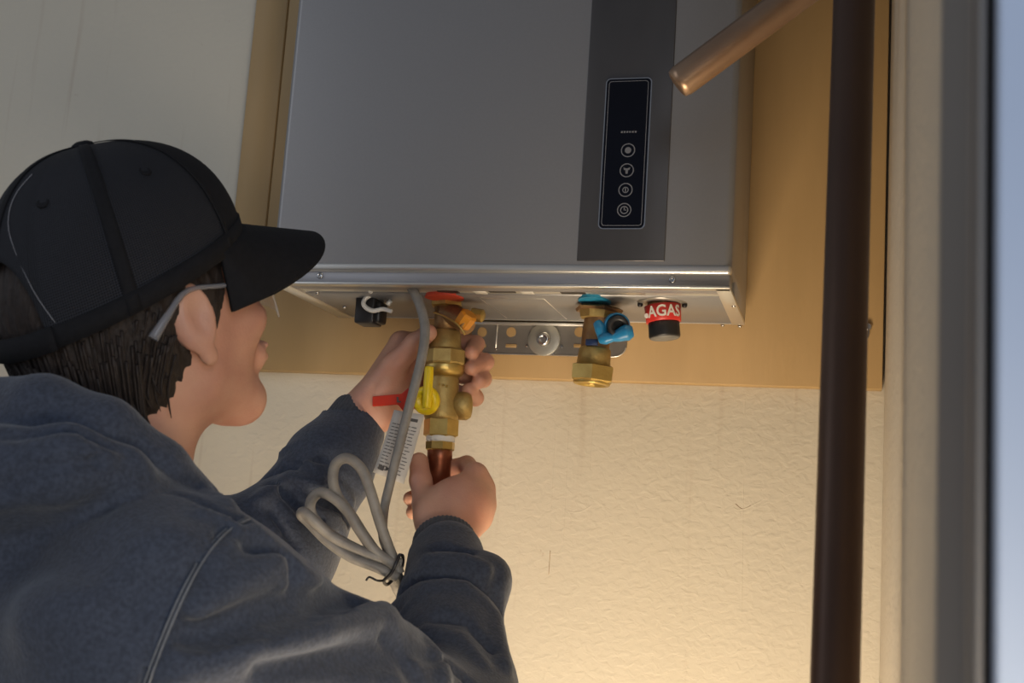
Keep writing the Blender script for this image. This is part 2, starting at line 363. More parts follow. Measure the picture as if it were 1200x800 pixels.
for i, (px, py) in enumerate(((736, 176), (734.5, 199.5), (733, 222.5), (731.5, 246))):
    c = at(px, py, GY); b = ring2(c[0], c[2], .0060, .0070)
    if i == 0: ring2(c[0], c[2], .0001, .0032, b=b)
    if i == 1:
        b.poly([(c[0] + a * .0034, GY - .0001, c[2] + e * .0034) for a, e in ((-1, .9), (-.35, .6), (.35, .6), (1, .9), (.8, .1), (.4, .1), (.3, -1), (-.3, -1), (-.4, .1), (-.8, .1))], .0001, (0, -1, 0))
    if i == 2:
        ring2(c[0], c[2], .0022, .0031, b=b); b.box((c[0] - .0005, GY - .0002, c[2] - .0018), (c[0] + .0005, GY, c[2] + .0018))
    if i == 3:
        ring2(c[0], c[2], .0030, .0040, b=b); b.box((c[0] - .0006, GY - .0002, c[2] - .0005), (c[0] + .0006, GY, c[2] + .0026)); b.box((c[0] - .0005, GY - .0002, c[2] - .0006), (c[0] + .002, GY, c[2] + .0004))
    b.build('touch_button', 'icon', dp)
c = at(737, 154.5, GY); b = MB()               # illegible line of small print above the buttons
for k in range(6): b.box((c[0] - .0078 + k * .0027, GY - .0002, c[2] - .0009), (c[0] - .0060 + k * .0027, GY, c[2] + .0009))
b.build('small_print', 'icon', dp)

# ------------------------------------------------------------------ zinc hanging bracket with its bolt
bx0 = at(553, 395, 1.353)[0]; bx1 = at(735, 395, 1.353)[0]; bz1 = at(640, 380, 1.353)[2]; bz0 = at(640, 416, 1.353)[2]
br = empty('mounting_bracket', ((bx0 + bx1) / 2, 1.356, bz0), 'perforated zinc bracket strip under the heater rear edge', 'bracket')
prof = [(bx0, 1.352, bz1), (bx0, 1.352, bz0)] + [(bx1 - .014 + .014 * math.sin(math.radians(a)), 1.352, bz0 + .014 - .014 * math.cos(math.radians(a))) for a in range(0, 91, 15)] + [(bx1, 1.352, bz1)]
MB().poly(prof, .004, (0, 1, 0)).build('plate', 'steel', br)
MB().box((bx0, 1.346, bz1 - .002), (bx1 - .03, 1.356, bz1 + .001), .0004, 1).build('top_fold', 'lip', br)
MB().tube([(bx0, 1.352, bz0), (bx1 - .014, 1.352, bz0)] + [prof[k] for k in range(3, 8)], .0008, 6, 1).build('bottom_edge', 'lip', br)
for px in (565, 599, 679): 
    c = at(px, 389, 1.3517); MB().lathe(c + [0, .001, 0], c - [0, 1, 0], [(0, .0056), (.0014, .0056)], 20).build('round_hole', 'ply', br)
for px in (563, 599, 679):
    c = at(px, 405, 1.3517); MB().box((c[0] - .0065, 1.3512, c[2] - .002), (c[0] + .0065, 1.3525, c[2] + .002), .0005, 2).build('slot_hole', 'ply', br)
MB().tube([at(583, 379, 1.351), at(581, 408, 1.351)], .0009, 6, 1).build('pressed_line', 'lip', br)
for q in ((583, 378), (581, 408), (617, 378), (664, 379), (617, 405), (658, 406), (648, 414)):
    c = at(*q, 1.351); MB().lathe(c + [0, .001, 0], c - [0, 1, 0], [(0, .0018), (.0015, .0014)], 10).build('rivet', 'chrome', br)
c = at(638, 398, 1.3515)
bo = empty('bolt_washer', c, 'large round zinc washer and bolt holding the bracket', 'washer')
MB().lathe(c, c - [0, 1, 0], [(0, .0185), (.0022, .0185), (.0026, .0180), (.0026, .008)], 40).build('washer', 'washer', bo)
MB().lathe(c - [0, .0026, 0], c - [0, 1, 0], [(0, .0082), (.004, .0078), (.0056, .0055), (.0056, .003), (.003, .0028)], 24).build('bolt_head', 'chrome', bo)

# ------------------------------------------------------------------ brass valve chain on the hot side
AX0 = at(524, 352, 1.245); AX1 = at(514, 560, 1.245); AD = (AX1 - AX0) / np.linalg.norm(AX1 - AX0)
S = pxm((AX0 + AX1) / 2)
def ay(py):                                     # distance along the axis for a picture row
    a, c_ = AX0, AX1
    return (py - 352) / (560 - 352) * np.linalg.norm(c_ - a)
def chain(name, prof, mt, parent, n=40, phase=0, smooth=True):
    return MB().lathe(AX0, AX1, [(ay(y), r / S) for y, r in prof], n, smooth, phase).build(name, mt, parent)
hv = empty('service_valve', AX0, 'brass hot outlet valve with small orange cap under the red sticker', 'valve')
chain('flange', [(352, 15), (355, 20), (359, 20), (361, 14)], 'brass', hv, 6, .3, False)
chain('neck', [(357, 15), (366, 14), (372, 14), (392, 14.5)], 'brassd', hv)
MB().tube([AX0 + AD * ay(366), at(538, 373, 1.235), at(548, 384, 1.228)], [.0135, .011, .009], 20, 5).build('side_branch', 'brassd', hv)
a = at(541, 381, 1.230); c = at(556, 360, 1.222)
MB().lathe(a, c, [(0, .0085), (.002, .0095), (.014, .0100), (.016, .008)], 8, False).build('orange_cap', 'orange', hv)
MB().tube([at(508, 366, 1.222), at(520, 370, 1.220), at(536, 380, 1.219), at(545, 392, 1.222)], .0010, 8, 4).build('wire_loop', 'brass', hv)
MB().lathe(at(553, 368, 1.24), at(575, 372, 1.24), [(0, .007), (.012, .007), (.014, .004)], 8, False).build('bleed_screw', 'brass', hv)

bv = empty('ball_valve', AX0 + AD * ay(550), 'brass ball valve with yellow lever, gripped between both hands', 'valve')
chain('tail_piece', [(388, 15), (390, 18), (412, 19.5), (414, 19.5)], 'brassc', bv)
chain('union_nut', [(410, 22), (413, 26.5), (427, 26.5), (429.5, 25)], 'brassc', bv, 8, .2, False)
chain('union_ring', [(429, 24), (431, 24.5), (438, 23.5), (441, 21), (443, 18)], 'brass', bv)
chain('valve_body', [(441, 17), (446, 18.5), (466, 18.5), (482, 20), (489, 20.5), (493, 19), (495, 14)], 'brassc', bv)
chain('lower_hex', [(492, 14), (493, 20.5), (511, 20.5), (513, 17)], 'brass', bv, 6, .9, False)
chain('sealing_tape', [(511, 16.2), (513, 17), (518, 16.6), (519, 15)], 'white', bv)
chain('reducer', [(518, 15), (519, 17.2), (527, 17), (529, 15)], 'brass', bv, 8, .3, False)
vc = AX0 + AD * ay(476)
e = at(560, 476, 1.262); MB().lathe(vc, e, [(.010, .0150), (.026, .0150), (.030, .0125), (.031, .009)], 28).build('bonnet', 'brassc', bv)
# cast emblem, too worn to read
for k in range(3):
    q = at(515 + 4 * k, 450 + k, 1.2285); MB().lathe(q + [0, .001, 0], q - [0, 1, 0], [(0, .0016), (.0012, .0012)], 8).build('cast_emblem', 'brass', bv)
# lever: round boss with an upright arm
lc = at(500, 469, 1.218)
MB().lathe(at(512, 468, 1.240), at(494, 471, 1.212), [(0, .0075), (.018, .0075)], 20).build('stem', 'brass', bv)
ldir = (at(494, 471, 1.206) - at(512, 468, 1.240))
lb = MB().lathe(lc, lc + ldir, [(-.004, .0125), (-.001, .0150), (.003, .0150), (.006, .0125), (.006, .007), (.003, .006)], 30)
lb.tube([at(500, 478, 1.208), at(501, 462, 1.206), at(502, 445, 1.208), at(503, 430, 1.209)], [.0045, .0050, .0052, .0048], 8, 5)
ly = lb.build('lever', 'yellow', bv); ly['label'] = 'yellow upright lever'
# red second handle lying across the palm
rb = MB(); q = [(436, 464), (470, 461), (478, 454), (486, 460), (486, 478), (474, 484), (466, 474), (436, 476)]
rb.poly([at(x, y, 1.217) for x, y in q], .004, (0, 1, 0)); ro_ = rb.build('handle', 'red', bv); ro_['label'] = 'red flat handle'
bmd = ro_.modifiers.new('b', 'BEVEL'); bmd.width = .0012; bmd.segments = 2
MB().tube([at(482, 470, 1.219), at(500, 474, 1.232)], .006, 12, 1).build('handle_shank', 'brassd', bv)
MB().poly([at(x, y, 1.2166) for x, y in ((465, 465), (467, 465), (467.3, 470), (470, 470), (470, 471.5), (465.5, 471.5))], .0008, (0, -1, 0)).build('handle_mark', 'ink', ro_)

cp = MB().lathe(AX0, AX1, [(ay(526), .0118), (ay(527), .0132), (ay(538), .0132), (ay(540), .0122), (ay(604), .0122), (ay(605), .0105)], 32).build('copper_stub', 'copperend')
centre(cp); tag(cp, 'short reddish copper pipe stub held in the lower fist', 'pipe')

# ------------------------------------------------------------------ cold side valve
C0 = at(703, 356, 1.245); C1 = C0 + (at(693, 450, 1.245) - C0); CD = (C1 - C0) / np.linalg.norm(C1 - C0); CS = pxm(C0)
def cy(py): return (py - 356) / (450 - 356) * np.linalg.norm(C1 - C0)
cv = empty('service_valve', C0, 'brass cold inlet valve with blue drain tap and open hex nut', 'valve')
MB().lathe(C0, C1, [(cy(360), 24 / CS), (cy(363), 30 / CS), (cy(366), 28 / CS)], 6, False, .15, sx=1.0).build('flange', 'brassd', cv)
MB().lathe(C0, C1, [(cy(365), 24 / CS), (cy(374), 22 / CS), (cy(375), 16 / CS)], 8, False, .3).build('flange_nut', 'brassc', cv)
MB().tube([at(706, 368, 1.245), at(700, 385, 1.245), at(697, 412, 1.245)], [.0165, .0150, .0145], 26, 5).build('valve_body', 'brassd', cv)
MB().lathe(C0, C1, [(cy(408), 17 / CS), (cy(410), 18.5 / CS), (cy(430), 20 / CS)], 28).build('tail_piece', 'brassc', cv)
MB().lathe(C0, C1, [(cy(428), 22 / CS), (cy(430), 27 / CS), (cy(446), 26.5 / CS), (cy(448), 24 / CS), (cy(448), 18 / CS), (cy(440), 16 / CS)], 6, False, .35).build('hex_nut', 'brass', cv)
q = C0 + CD * cy(446); MB().lathe(q, q + CD, [(0, .0185), (.0035, .0190), (.0045, .0175), (.0045, .0150), (.0, .0145)], 32).build('nut_rim', 'brass', cv)
# drain port looking at the viewer
pc = at(722, 381, 1.228); pd = at(726, 383, 1.195) - pc
MB().lathe(pc, pc + pd, [(-.012, .0100), (0, .0130), (.012, .0130), (.014, .0118), (.009, .0105)], 24).build('port_collar', 'blue', cv)
MB().lathe(pc, pc + pd, [(.010, .0105), (.024, .0105), (.025, .0095), (.025, .0060), (.010, .0055)], 24).build('drain_port', 'black', cv)
hb = MB(); hb.tube([at(704, 397, 1.214), at(712, 396, 1.211), at(722, 394, 1.210), at(733, 390, 1.210), at(742, 388, 1.211)], [.0050, .0062, .0045, .0068, .0085, .0050], 12, 5)
hb.tube([at(700, 378, 1.216), at(704, 386, 1.214), at(707, 397, 1.214)], [.0045, .006, .005], 10, 4)
t_ = hb.build('drain_handle', 'blue', cv)
MB().box((at(686, 403, 1.228)[0], 1.2275, at(686, 404, 1.228)[2]), (at(700, 403, 1.228)[0], 1.232, at(686, 397, 1.228)[2]), .0004, 1).build('blue_tab', 'darkblue', cv)

# ------------------------------------------------------------------ gas inlet with red tape and black cap
G0 = at(776, 352, 1.235); G0[2] = z0 + .003; GS = pxm(G0); gd = at(779, 395, 1.235) - G0; gn = np.linalg.norm(gd)
gi = empty('gas_inlet', G0, 'gas inlet wrapped in red lettered tape with black cap', 'gas fitting')
MB().lathe(G0, G0 - [0, 0, 1], [(0, .0260), (.0016, .0265), (.003, .018)], 32, sx=1).build('flange', 'steel', gi)
for s_ in (-.0225, .0225):
    q = G0 + [s_, 0.002, 0]; MB().lathe(q, q - [0, 0, 1], [(0, .0028), (.0045, .0028), (.006, .0018)], 8).build('screw', 'black', gi)
k_ = gn / 43.
MB().lathe(G0, G0 + gd, [(.001, .0150), (8 * k_, .0150)], 24).build('nipple', 'brassd', gi)
ta = MB().lathe(G0, G0 + gd, [(6 * k_, .0178), (6.3 * k_, .0184), (25.5 * k_, .0176), (26 * k_, .0165)], 40).build('tape', 'redtape', gi)
MB().lathe(G0, G0 + gd, [(25 * k_, .0150), (26 * k_, .0156), (42 * k_, .0158), (44 * k_, .0150)], 40).build('cap', 'black', gi)
MB().lathe(G0 + gd * .999, G0 + gd * 2, [(.0, .0146), (.0016, .0140), (.0020, .002)], 32).build('cap_face', 'blackend', gi)
tm = text_mesh('AGAS', .0160, .0002)
gax = Vector(gd / gn); mid = Vector(G0) + gax * (16 * k_); R_ = .0183
fw = (Vector((0, 0, H)) - mid); fw = (fw - gax * fw.dot(gax)).normalized(); rt = (-gax).cross(-fw) if False else fw.cross(gax)
if rt.x < 0: rt = -rt
for v in tm.vertices:
    a = (v.co.x * .90 + .0018) / R_; zz = v.co.z
    d = fw * math.cos(a) + rt * math.sin(a)
    v.co = mid - gax * (v.co.y) + d * (R_ + .0002 + zz)
link_mesh('lettering', tm, 'white', ta)
q = mid + (fw * math.cos(-1.05) + rt * math.sin(-1.05)) * (R_ + .0006) + gax * .002
MB().lathe(q - fw * .0015, q + fw, [(0, .0024), (.002, .0024)], 10).build('white_dot', 'white', ta)

# ------------------------------------------------------------------ stickers, plug and wire clip on the underside
def oval(name, px, py, rx, ry, mt, label, cat):
    c = under(px, py, -.0); b = MB()
    b.bm.faces.new([b.bm.verts.new((c[0] + rx * math.cos(a), c[1] + ry * math.sin(a), z0 - .0002)) for a in np.linspace(0, 2 * math.pi, 28, endpoint=False)])
    b.bm.faces.new([b.bm.verts.new((c[0] + rx * math.cos(a), c[1] + ry * math.sin(a), z0 + .0031)) for a in np.linspace(0, 2 * math.pi, 28, endpoint=False)])
    b.bm.verts.ensure_lookup_table()
    for k in range(28): b.bm.faces.new((b.bm.verts[k], b.bm.verts[(k + 1) % 28], b.bm.verts[28 + (k + 1) % 28], b.bm.verts[28 + k]))
    return tag(centre(b.build(name, mt)), label, cat)
oval('red_sticker', 521, 346, .0205, .020, 'redstk', 'red sticker on the heater underside over the hot outlet', 'sticker')
oval('blue_sticker', 697, 350, .0165, .024, 'bluestk', 'blue oval sticker on the heater underside over the cold inlet', 'sticker')
P0 = under(437, 350); dp_ = empty('drain_plug', P0, 'square black plug under the left end of the heater', 'plug')
P1 = at(436, 366, P0[1])
MB().box((at(421, 364, P0[1])[0], P0[1] - .014, at(436, 381, P0[1])[2]), (at(444, 364, P0[1])[0], P0[1] + .014, P0[2] + .001), .0025, 2).build('plug_body', 'black', dp_)
MB().box((at(441, 364, P0[1])[0], P0[1] - .010, at(436, 379, P0[1])[2]), (at(450, 364, P0[1])[0], P0[1] + .012, P0[2] - .004), .003, 2).build('plug_grip', 'black', dp_)
MB().lathe(at(454, 357, P0[1] - .004), at(458, 352, P0[1] - .004), [(0, .003), (.006, .0025)], 8).build('plug_pin', 'clip', dp_)
wy = P0[1] - .018
wc = MB().tube([under(434, 341), at(437, 344, wy), at(434, 346, wy), at(428, 350, wy - .001), at(426, 356, wy - .002), at(430, 361, wy - .002), at(438, 364, wy - .002), at(449, 362, wy), at(459, 365, wy)], [.0022, .0026, .0026, .0022], 10, 5).build('wire_clip', 'clip')
centre(wc); tag(wc, 'white C-shaped plastic clip hanging over the black plug', 'clip')

# ------------------------------------------------------------------ paper tag on the red handle
tgp = [(462, 481, 1.213), (497, 486, 1.213), (492, 505, 1.212), (477, 553, 1.206), (470, 563, 1.205), (438, 552, 1.205), (441, 542, 1.206), (458, 490, 1.212)]
def tagpt(u, v, off=0):
    a = at(462, 480, 1.213) * (1 - u) + at(497, 486, 1.213) * u; c = at(437, 553, 1.205) * (1 - u) + at(473, 567, 1.205) * u
    p = a * (1 - v) + c * v; p[1] += .002 * math.sin(v * 3) - off; return p
pt = MB().grid(lambda u, v: tagpt(u, v), 4, 10).build('paper_tag', 'paper', None, .0006)
b = MB()
for k in range(15):
    v = .20 + k * .05; 
    for (ua, ub) in ((.08, .40), (.52, .90)):
        ub2 = ub - random.random() * .12
        for (u0_, u1_) in ((ua, ua + (ub2 - ua) * .45), (ua + (ub2 - ua) * .53, ub2)):
            f = [b.bm.verts.new(tagpt(*q, .0006)) for q in ((u0_, v), (u1_, v), (u1_, v + .012), (u0_, v + .012))]; b.bm.faces.new(f)
for (u0_, u1_, v0_, v1_) in ((.62, .86, .08, .125), (.1, .28, .86, .93), (.33, .42, .86, .90), (.55, .62, .88, .91)):
    f = [b.bm.verts.new(tagpt(*q, .0006)) for q in ((u0_, v0_), (u1_, v0_), (u1_, v1_), (u0_, v1_))]; b.bm.faces.new(f)
me = bpy.data.meshes.new('p'); bmesh.ops.recalc_face_normals(b.bm, faces=b.bm.faces); b.bm.to_mesh(me); link_mesh('fine_print', me, 'ink', pt)
tag(pt, 'narrow paper tag of fine print hanging below the red handle', 'tag')

# ------------------------------------------------------------------ grey braided cable, coiled and tied
cb = empty('coiled_cable', at(463, 664, 1.17), 'grey braided cable hanging from the heater, looped and tied', 'cable')
Yc = 1.098
MB().tube([at(474, 326, 1.20), at(484, 340, 1.185), at(493, 360, 1.180), at(498, 385, 1.175), at(495, 415, 1.172), at(487, 448, 1.170), at(478, 482, 1.170), at(468, 522, 1.172), at(458, 562, 1.172), at(450, 598, 1.168), at(449, 628, Yc), at(457, 650, Yc), at(464, 668, Yc), at(474, 690, Yc + .04), at(484, 708, Yc + .075)],
          [.0052, .0050, .0047, .0045, .0043], 14, 8).build('cable_drop', 'hose', cb)
MB().tube([at(468, 672, Yc), at(455, 640, Yc - .006), at(444, 608, Yc - .010), at(434, 575, Yc - .012), at(424, 550, Yc - .012), at(408, 537, Yc - .012), at(394, 543, Yc - .010), at(390, 562, Yc - .006), at(396, 582, Yc), at(412, 604, Yc + .003), at(430, 632, Yc + .004), at(452, 662, Yc + .004), at(468, 682, Yc + .03)],
          .0050, 14, 8).build('cable_loop', 'hose', cb)
MB().tube([at(466, 664, Yc - .006), at(440, 646, Yc - .012), at(422, 622, Yc - .018), at(408, 600, Yc - .020), at(392, 584, Yc - .020), at(375, 577, Yc - .020), at(364, 588, Yc - .018), at(366, 604, Yc - .014), at(382, 622, Yc - .010), at(404, 636, Yc - .007), at(436, 652, Yc - .004), at(468, 668, Yc)],
          .0050, 14, 8).build('cable_loop', 'hose', cb)
MB().tube([at(466, 676, Yc - .002), at(440, 664, Yc - .012), at(410, 652, Yc - .020), at(384, 634, Yc - .026), at(362, 612, Yc - .030), at(353, 603, Yc - .034), at(357, 600, Yc - .038), at(370, 612, Yc - .036), at(390, 629, Yc - .028), at(420, 644, Yc - .018), at(446, 654, Yc - .010), at(470, 660, Yc)],
          .0048, 14, 8).build('cable_loop', 'hose', cb)
MB().tube([at(458, 668, Yc + .003), at(462, 684, Yc + .03), at(470, 700, Yc + .06), at(477, 714, Yc + .085)], .0043, 12, 6).build('cable_tail', 'hose', cb)
MB().tube([at(468, 651, Yc - .014), at(464, 660, Yc - .018), at(458, 672, Yc - .018), at(450, 680, Yc - .012), at(455, 684, Yc + .010), at(470, 666, Yc + .014), at(472, 652, Yc + .006), at(468, 650, Yc - .014)], .0016, 8, 6).build('tie', 'black', cb)
MB().tube([at(450, 680, Yc - .012), at(442, 680, Yc - .020), at(433, 676, Yc - .022), at(429, 680, Yc - .022)], .0011, 6, 4).build('tie_end', 'black', cb)

# ------------------------------------------------------------------ bare copper pipes in front
a = at(978, 815, .78); c = at(1001, -5, .86); d = (c - a) / np.linalg.norm(c - a)
v0 = a - d * ((a[2] - .0) / d[2]); ln = 2.75 / d[2]
vp = MB().lathe(v0, v0 + d, [(0, .0143), (ln, .0143)], 40).build('copper_pipe', 'copper')
tag(centre(vp), 'dark upright copper pipe running full height at the right', 'pipe', 'copper pipes')
a = at(797, 96, 1.03); c = at(932, -4, 1.03); d = (c - a) / np.linalg.norm(c - a)
ln = 1.0
dpp = MB().lathe(a, c, [(-.004, .0100), (-.003, .0128), (.002, .0143), (ln * .45, .0143)], 40)
dpp = dpp.build('copper_pipe', 'copperlit'); tag(centre(dpp), 'tan capped copper pipe slanting down in front of the heater strip', 'pipe', 'copper pipes')

# ------------------------------------------------------------------ signed distance modelling for the figure
def vlen(P): return np.sqrt((P * P).sum(-1))
def s_cap(a, b, ra, rb):
    a = np.array(a, float); b = np.array(b, float)
    def f(P):
        ab = b - a; t = np.clip(((P - a) @ ab) / max(ab @ ab, 1e-12), 0, 1); return vlen(P - a - t[..., None] * ab) - (ra + (rb - ra) * t)
    f.lo = np.minimum(a - ra, b - rb); f.hi = np.maximum(a + ra, b + rb); return f
def s_ell(c, r, R=None):
    c = np.array(c, float); r = np.array(r, float); R = np.eye(3) if R is None else np.array(R)   # rows of R: ellipsoid axes
    def f(P):
        q = (P - c) @ R.T; k0 = vlen(q / r); k1 = vlen(q / (r * r)); return k0 * (k0 - 1) / np.maximum(k1, 1e-9)
    m_ = r.max(); f.lo = c - m_; f.hi = c + m_; return f
def smin(a, b, k):
    h = np.maximum(k - np.abs(a - b), 0) / k; return np.minimum(a, b) - h * h * k * .25
def smax(a, b, k): return -smin(-a, -b, k)
def field(prims, lo, hi, step):
    """prims: list of (function, k, op) combined in order on a grid, each evaluated near its own box only"""
    lo = np.array(lo, float); n = np.ceil((np.array(hi) - lo) / step).astype(int) + 1
    F = np.full(n, .05, np.float32); ax = [lo[i] + step * np.arange(n[i]) for i in range(3)]
    for f, k, op in prims:
        mrg = .05
        i0 = np.clip(np.floor((f.lo - mrg - lo) / step).astype(int), 0, n - 1); i1 = np.clip(np.ceil((f.hi + mrg - lo) / step).astype(int) + 1, 1, n)
        if (i1 <= i0).any(): continue
        sl = tuple(slice(i0[q], i1[q]) for q in range(3))
        P = np.stack(np.meshgrid(*[ax[q][sl[q]] for q in range(3)], indexing='ij'), -1)
        d = f(P)
        F[sl] = smin(F[sl], d, k) if op == 'u' else smax(F[sl], -d, k)
    return F, lo, step
def surface(F, lo, step):
    S_ = F < 0; nx, ny, nz = F.shape
    cells = np.zeros((nx - 1, ny - 1, nz - 1), bool); A_ = S_[:-1, :-1, :-1]
    for o in range(1, 8):
        i, j, k = o >> 2 & 1, o >> 1 & 1, o & 1
        cells |= (A_ != S_[i:nx - 1 + i, j:ny - 1 + j, k:nz - 1 + k])
    idx = np.argwhere(cells); ids = -np.ones(cells.shape, np.int64); ids[tuple(idx.T)] = np.arange(len(idx))
    acc = np.zeros((len(idx), 3)); cnt = np.zeros(len(idx))
    cor = [(i, j, k) for i in (0, 1) for j in (0, 1) for k in (0, 1)]
    for a in cor:
        for ax_ in range(3):
            if a[ax_]: continue
            b_ = list(a); b_[ax_] = 1
            va = F[tuple((idx + a).T)]; vb = F[tuple((idx + b_).T)]; m_ = (va < 0) != (vb < 0)
            t = va / np.where(m_, va - vb, 1); p = np.tile(np.array(a, float), (len(idx), 1)); p[:, ax_] = t
            acc[m_] += p[m_]; cnt[m_] += 1
    V = (idx + acc / cnt[:, None]) * step + lo
    quads = []
    for ax_ in range(3):
        u, v = (ax_ + 1) % 3, (ax_ + 2) % 3
        s0 = [slice(None)] * 3; s1 = [slice(None)] * 3; s0[ax_] = slice(0, -1); s1[ax_] = slice(1, None)
        for w_ in (u, v): s0[w_] = slice(1, -1); s1[w_] = slice(1, -1)
        a = S_[tuple(s0)]; b_ = S_[tuple(s1)]; e = np.argwhere(a != b_); inside = a[tuple(e.T)]
        e = e.copy(); e[:, u] += 1; e[:, v] += 1
        du = np.zeros(3, int); du[u] = 1; dv = np.zeros(3, int); dv[v] = 1
        q = np.stack([ids[tuple((e - du - dv).T)], ids[tuple((e - dv).T)], ids[tuple(e.T)], ids[tuple((e - du).T)]], 1)
        q[~inside] = q[~inside][:, ::-1]; quads.append(q)
    return V, np.concatenate(quads)
def to_mesh(name, V, Q):
    me = bpy.data.meshes.new(name); me.vertices.add(len(V)); me.vertices.foreach_set('co', V.astype(np.float32).ravel())
    me.loops.add(len(Q) * 4); me.loops.foreach_set('vertex_index', Q.astype(np.int32).ravel())
    me.polygons.add(len(Q)); me.polygons.foreach_set('loop_start', np.arange(0, len(Q) * 4, 4, dtype=np.int32))
    me.polygons.foreach_set('loop_total', np.full(len(Q), 4, np.int32)); me.polygons.foreach_set('use_smooth', np.ones(len(Q), bool))
    me.update(); me.validate(); return me
def joinVQ(parts):
    Vs, Qs, o = [], [], 0
    for V, Q in parts: Vs.append(V); Qs.append(Q + o); o += len(V)
    return np.concatenate(Vs), np.concatenate(Qs)
def U(f, k=.012): return (f, k, 'u')
def SUB(f, k=.006): return (f, k, 's')

# ---- skeleton (world)
aB = math.radians(58)                                   # body heading
BF = np.array([math.cos(aB), math.sin(aB), 0]); BL = np.array([-math.sin(aB), math.cos(aB), 0]); BR = -BL
Rsh = at(200, 746, .765); Lsh = Rsh + BL * .37 + [0, 0, .015]
Mid = (Rsh + Lsh) / 2
ElbR = at(534, 882, .985); WrR = at(521, 636, 1.172)
ElbL = at(322, 650, 1.165); WrL = at(421, 488, 1.262)
Neck = Mid + BF * .035 + np.array([0, 0, .045])
Pel = Mid - BF * .05 + np.array([0, 0, -.52]); Pel[2] = .93

# ---- head frame
aH = math.radians(64); pH = math.radians(26)
HF = np.array([math.cos(aH) * math.cos(pH), math.sin(aH) * math.cos(pH), math.sin(pH)])
HR = np.array([math.sin(aH), -math.cos(aH), 0.]); HU = np.cross(HR, HF)
rl = math.radians(0); HR, HU = HR * math.cos(rl) + HU * math.sin(rl), HU * math.cos(rl) - HR * math.sin(rl)
Ear = at(238, 372, .850); HC = Ear - HR * .077
HM = np.stack([HF, -HR, HU], 1)                          # local (forward, left, up) -> world
def h2w(p): return np.asarray(p) @ HM.T + HC
def w2h(p): return (np.asarray(p) - HC) @ HM

person = empty('person', (Pel[0], Pel[1], 0), 'person in black mesh-back cap and grey-blue hoodie gripping the brass valve with both hands', 'person')

# ---- head
nb = w2h(Neck - [0, 0, .06]); prims = [
    U(s_ell((-.010, 0, .032), (.095, .076, .086)), .02), U(s_ell((.030, 0, -.016), (.060, .057, .072)), .03),
    U(s_cap((.066, .007, -.086), (.066, -.007, -.086), .016, .016), .025),
    U(s_cap((.058, .014, -.086), (.004, .047, -.052), .013, .014), .025), U(s_cap((.058, -.014, -.086), (.004, -.047, -.052), .013, .014), .025),
    U(s_cap((-.028, 0, -.035), nb, .056, .062), .035),
    U(s_cap((.082, .030, .026), (.090, .006, .024), .008, .008), .014), U(s_cap((.082, -.030, .026), (.090, -.006, .024), .008, .008), .014),
    U(s_ell((.062, .040, -.018), (.020, .016, .014)), .02), U(s_ell((.062, -.040, -.018), (.020, .016, .014)), .02),
    SUB(s_ell((.096, .031, .009), (.017, .016, .011)), .012), SUB(s_ell((.096, -.031, .009), (.017, .016, .011)), .012),
    U(s_cap((.088, 0, .014), (.108, 0, -.022), .0065, .0095), .010), U(s_ell((.100, .011, -.025), (.009, .007, .007)), .006), U(s_ell((.100, -.011, -.025), (.009, .007, .007)), .006),
    SUB(s_ell((.103, .006, -.033), (.005, .003, .004)), .003), SUB(s_ell((.103, -.006, -.033), (.005, .003, .004)), .003),
    U(s_ell((.084, 0, -.052), (.014, .026, .016)), .012), U(s_ell((.096, 0, -.047), (.006, .021, .0045)), .004), U(s_ell((.094, 0, -.057), (.007, .018, .0052)), .004),
    SUB(s_ell((.101, 0, -.0515), (.006, .022, .0012)), .002), U(s_ell((.077, 0, -.086), (.010, .014, .010)), .012),
]
for s_ in (1, -1):                                        # ears
    Re = np.array([[math.cos(.35), s_ * math.sin(.35), 0], [-s_ * math.sin(.35), math.cos(.35), 0], [0, 0, 1]])
    prims += [U(s_ell((-.010, s_ * .079, .002), (.017, .0070, .0275), Re), .008), SUB(s_ell((-.006, s_ * .089, .006), (.011, .007, .019), Re), .005),
              U(s_ell((-.002, s_ * .079, -.004), (.004, .0045, .009)), .004), U(s_ell((-.004, s_ * .077, -.028), (.008, .005, .009)), .006)]
F_, l_, st_ = field(prims, (-.13, -.105, -.26), (.14, .105, .14), .0023)
Vh, Qh = surface(F_, l_, st_); Vh = h2w(Vh)

# ---- hands
def finger(J, R, k=.004):
    return [U(s_cap(J[i], J[i + 1], R[i], R[i + 1]), k) for i in range(len(J) - 1)]
def hand(wr, el, mcps, fingers, thumb, fill, lo, hi, mr=.0115, kk=.014, subs=()):
    pr = [U(s_cap(wr, wr + (el - wr) * .5, .0255, .034), .02)]
    for m_ in mcps: pr.append(U(s_cap(wr + (m_ - wr) * .08, m_, .015, mr), kk))
    for a_, b_ in zip(mcps, mcps[1:]): pr.append(U(s_cap(a_, b_, .010, .010), .008))
    for f_ in fill: pr.append(U(f_, .018))
    th, tr_ = thumb
    pr += [U(s_cap(th[0], th[1], tr_[0], tr_[1]), .016), U(s_cap(th[1], th[2], tr_[1], tr_[2]), .006), U(s_cap(th[2], th[3], tr_[2], tr_[3]), .004)]
    for J, R in fingers: pr += finger(J, R)
    pr += list(subs)
    F_, l_, st_ = field(pr, lo, hi, .0014); return surface(F_, l_, st_)
fr = [.0105, .0095, .0088, .0078]
mR = [at(557, 556, 1.226), at(565, 573, 1.232), at(565, 592, 1.230), at(560, 609, 1.222)]
